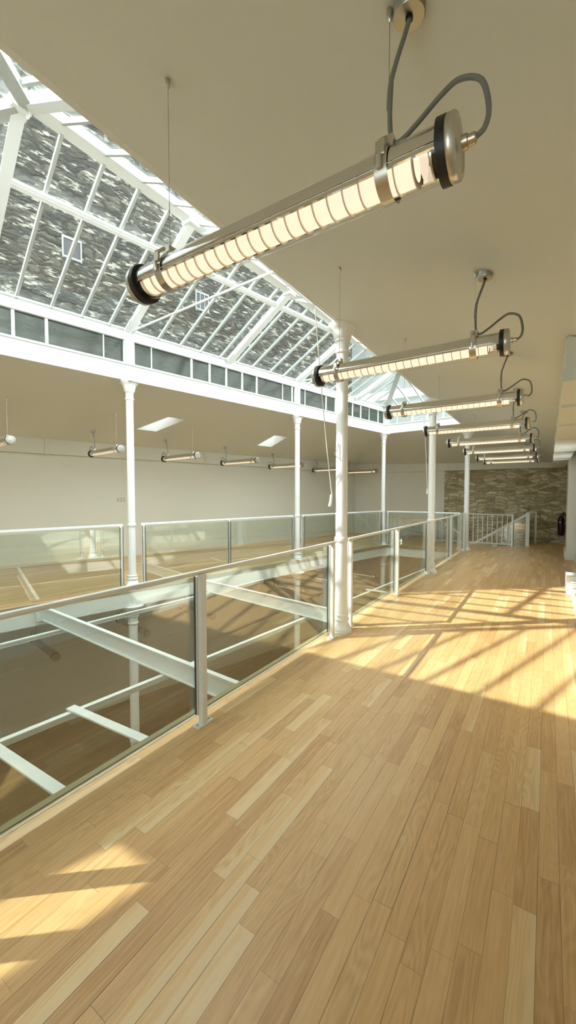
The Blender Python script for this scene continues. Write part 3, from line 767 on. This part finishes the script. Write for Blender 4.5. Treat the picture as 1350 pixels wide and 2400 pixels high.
far_l = [((-8.479, 5.087), (-6.98, 4.824)), ((-8.114, 6.793), (-6.713, 6.564)), ((-7.786, 8.585), (-6.367, 8.359)), ((-7.571, 10.549), (-6.061, 10.261)), ((-7.167, 12.75), (-5.75, 12.466)), ((-6.784, 14.6), (-5.345, 14.36)), ((-8.85, 3.33), (-7.40, 3.08))]
flab = ['tube lamp beyond the void, just left of the first far column', 'tube lamp beyond the void below the first roof window', 'tube lamp beyond the void, midway between the first and second far columns', 'tube lamp beyond the void crossing behind the second far column',
        'tube lamp beyond the void passing behind the nearest large column', 'tube lamp beyond the void farthest from the camera', 'tube lamp beyond the void cut off by the left edge of the photo']
def ceil_far(x, y):
    fx, lx = farX(y), leftX(y); t = (fx - x) / (fx - lx)
    if y > YE2:
        u = (y - YE2) / (YF - YE2); return min(ZC - (ZC - ZW) * max(0, t), ZC - (ZC - ZW) * u)
    return ZC - (ZC - ZW) * max(0, t)
for (a, b), lb in zip(far_l, flab):
    a, b = Vector((*a, 0)), Vector((*b, 0)); c = (a + b) / 2; d = a - b; Ln = 1.42
    ang = math.atan2(d.y, d.x); dn = d.normalized(); z = 2.45
    pl_ = c - dn * (Ln / 2 - .175); pr_ = c + dn * (Ln / 2 - .17)
    tube_lamp(lb, (c.x, c.y, z), ang, Ln, ceil_far(pl_.x, pl_.y) - z, ceil_far(pr_.x, pr_.y) - z, 'tube lamps beyond the void', canopy_off=.05)
low = [(-8.13, 3.85), (-7.77, 5.57), (-7.43, 7.18), (-7.14, 8.96), (-6.87, 10.75), (-6.4, 12.5), (-5.85, 14.05)]
llab = ['lower level tube lamp nearest the camera, hanging below the cross beam', 'lower level tube lamp crossing behind the lower column', 'lower level tube lamp behind the near balustrade post', 'fourth lower level tube lamp from the camera, above the second cross beam', 'fifth lower level tube lamp from the camera', 'sixth lower level tube lamp from the camera, left of the large column foot', 'lower level tube lamp seen right of the nearest large column']
for (x, y), lb in zip(low, llab):
    tube_lamp(lb, (x, y, -1.4), math.pi - .17, 1.38, 1.085, 1.085, 'tube lamps on the lower level', canopy_off=.05)

# ------------------------------------------------------------------ stair, railing and small things
st = thing('staircase', 'timber stair descending beside the rubble stone wall', 'stair', (HS[0], HS[2], -.3))
for i in range(9):
    x1 = HS[1] - .02 - i * .26
    MB().box((x1 - .28, HS[2] + .05, -.18 * (i + 1) - .04), (x1, HS[3] - .02, -.18 * (i + 1))).build('tread', 'wood', st)
MB().box((HS[0], HS[3] - .03, -2.0), (HS[1], HS[3], -.3)).build('stringer', 'white', st)
br_ = thing('barred_railing', 'white steel railing with vertical bars in front of the stairwell', 'railing', (-2.1, 13.72, 0))
ra, rb = Vector((-3.30, 13.80, 0)), Vector((-.87, 13.62, 0)); rd = (rb - ra).normalized()
MB().bar(at(ra, .955), at(rb, .955), .04, .03).build('top_rail', 'steel', br_)
MB().bar(at(ra, .07), at(rb, .07), .03, .025).build('bottom_rail', 'steel', br_)
for s_ in (0, 1): MB().bar(at(ra.lerp(rb, s_), 0), at(ra.lerp(rb, s_), .97), .045, .045, tuple(rd)).build('post', 'steel', br_)
n = 18
for i in range(1, n):
    p = ra.lerp(rb, i / n); MB().bar(at(p, .07), at(p, .95), .018, .018, tuple(rd)).build('baluster', 'steel', br_)
for s_ in (.45, .82): MB().box((ra.lerp(rb, s_).x - .08, ra.lerp(rb, s_).y - .08, 0), (ra.lerp(rb, s_).x + .04, ra.lerp(rb, s_).y + .05, .03)).build('foot', 'steel', br_)
hr_ = thing('stair_handrail', 'white sloping stair handrail with glass beside the stone wall', 'handrail', (-.5, 14.1, 0))
MB().bar((-.52, 14.12, .96), (-2.15, 14.05, -.12), .05, .07).build('sloping_rail', 'steel', hr_)
MB().bar((-.50, 14.12, 0), (-.50, 14.12, 1.01), .10, .10, (1, 0, 0)).build('newel_post', 'steel', hr_)
MB().bar((-.98, 14.09, -.14), (-.98, 14.09, .63), .05, .05, (1, 0, 0)).build('post', 'steel', hr_)
g = MB(); g.quad((-.56, 14.105, -.05), (-.98, 14.09, -.05), (-.98, 14.09, .60), (-.56, 14.105, .87)); g.quad((-.56, 14.117, .87), (-.98, 14.10, .60), (-.98, 14.10, -.05), (-.56, 14.117, -.05)); g.build('glass_panel', 'glass', hr_)
g = MB(); g.quad((-1.02, 14.09, -.2), (-1.9, 14.06, -.2), (-1.9, 14.06, 0), (-1.02, 14.09, .58)); g.quad((-1.02, 14.10, .58), (-1.9, 14.07, 0), (-1.9, 14.07, -.2), (-1.02, 14.10, -.2)); g.build('glass_panel', 'glass', hr_)
MB().bar((-.47, 14.15, 1.0), (-.31, 15.1, 1.0), .04, .03).build('return_rail', 'steel', hr_)
MB().bar((-.31, 15.1, 0), (-.31, 15.1, 1.0), .05, .05, (1, 0, 0)).build('end_post', 'steel', hr_)
MB().bar((-.46, 14.2, .5), (-.32, 15.05, .5), .012, .9).build('glass_panel', 'glass', hr_)
ex = thing('fire_extinguisher', 'dark red fire extinguisher hanging on the stone wall by the right corner', 'fire extinguisher', (.36, 15.19, .25))
MB().lathe([(.0, .28), (.07, .285), (.085, .31), (.085, .78), (.06, .85), (.03, .88)], 20, 'Z', (.36, 15.19, 0)).build('cylinder', 'red', ex)
MB().box((.33, 15.15, .88), (.40, 15.23, .94)).bar((.36, 15.17, .96), (.44, 15.12, 1.02), .02, .015).build('valve', 'rubber', ex)
MB().tube(smooth([(.38, 15.17, .92), (.46, 15.12, .95), (.49, 15.11, .75), (.47, 15.12, .5), (.46, 15.13, .38)], 5), .012, 8).build('hose', 'rubber', ex)
MB().lathe([(.022, 0), (.022, -.01), (0, -.01)], 10, 'Y', (.33, 15.107, .70)).build('gauge', 'white', ex)
# cords
def cord(label, pts, handle):
    r = thing('blind_cord', label, 'cord', tuple(pts[-1]), group='cords hanging from the lantern')
    MB().tube(smooth(pts, 6), .0055, 8).build('rope', 'cord', r)
    MB().tube(handle, .016, 10).build('tassel', 'cord', r)
cord('white cord hanging from the lantern to a cleat on the nearest large column', [(-2.02, 3.62, 3.43), (-2.02, 3.72, 2.9), (-2.03, 3.88, 2.2), (-2.035, 4.05, 1.53)], [(-2.04, 4.045, 1.55), (-2.045, 4.04, 1.48), (-2.05, 4.02, 1.42)])
cord('white cord hanging beside the second gallery column', [(-2.00, 7.80, 3.0), (-2.00, 7.98, 2.4), (-2.01, 8.18, 1.66)], [(-2.01, 8.18, 1.67), (-2.012, 8.18, 1.62), (-2.015, 8.17, 1.57)])
# cleats on the column
cl_ = thing('wire_hook', 'small bent wire hook fixed to the nearest large column', 'hook', (-1.98, 4.06, 2.0))
MB().tube(smooth([(-1.955, 4.045, 2.12), (-1.965, 4.035, 2.05), (-1.99, 4.015, 2.0), (-1.97, 4.025, 1.97), (-1.95, 4.042, 1.96)], 4), .004, 6).build('hook_wire', 'satin', cl_)
# wall socket
oy = 6.15
ws = thing('wall_socket', 'small double wall socket on the long wall beyond the void', 'socket', (leftX(oy), oy, 1.43))
dL = Vector((.253, 1, 0)).normalized(); inL = Vector((dL.y, -dL.x, 0))
pp = Vector((leftX(oy), oy, 1.432)) + inL * .008
MB().bar(pp - dL * .09, pp + dL * .09, .016, .09).build('face_plate', 'bar', ws)
for s_ in (-.04, .04): MB().bar(pp + dL * (s_ - .022) + inL * .009, pp + dL * (s_ + .022) + inL * .009, .006, .045).build('outlet', 'white', ws)

# ------------------------------------------------------------------ outside
nbh = thing('stone_building', 'tall weathered rubble stone wall of the neighbouring building above the lantern', 'building', (leftX(7.5), 7.5, 2.8))
y0, y1 = -.85, 15.55
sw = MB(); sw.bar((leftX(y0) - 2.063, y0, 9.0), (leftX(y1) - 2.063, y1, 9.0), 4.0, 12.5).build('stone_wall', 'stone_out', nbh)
for yy, zc, hw, hh, nb_ in ((5.18, 7.12, .19, .22, 0), (8.44, 7.02, .20, .24, 2)):
    c = Vector((leftX(yy), yy, zc)) + inL * .003
    wq = MB().bar(c - dL * hw, c + dL * hw, .02, hh * 2).build('window', 'dark', nbh)
    fr = MB()
    for s_ in (-1, 1): fr.bar(c + dL * (hw * s_ - .015) + inL * .012, c + dL * (hw * s_ + .015) + inL * .012, .03, hh * 2 + .06)
    fr.bar(c - dL * hw + inL * .012 + Vector((0, 0, hh)), c + dL * hw + inL * .012 + Vector((0, 0, hh)), .03, .05)
    fr.bar(c - dL * hw + inL * .02 - Vector((0, 0, hh)), c + dL * hw + inL * .02 - Vector((0, 0, hh)), .05, .04)
    for k in range(nb_): fr.bar(c + dL * (hw * (-.35 + .7 * k) - .01) + inL * .014, c + dL * (hw * (-.35 + .7 * k) + .01) + inL * .014, .02, hh * 2)
    fr.build('window_frame', 'pale', wq)
pb_ = thing('pale_building', 'pale rendered building beyond the far end of the lantern', 'building', (-1, 19, 3))
MB().box((-9.0, 18.0, 2.8), (5, 20, 12)).build('facade', 'pale', pb_)
MB().box((-9.0, 17.7, 5.9), (5, 18.0, 6.2)).build('ledge', 'white', pb_)
rf_ = MB().box((-6.4, 15.4, 3.0), (1, 15.7, 4.05))
tag(rf_.build('parapet', 'darkband'), 'dark slate parapet outside the far end of the lantern', 'parapet', kind='thing')
for o in S.objects:
    if '_local' in o: del o['_local']
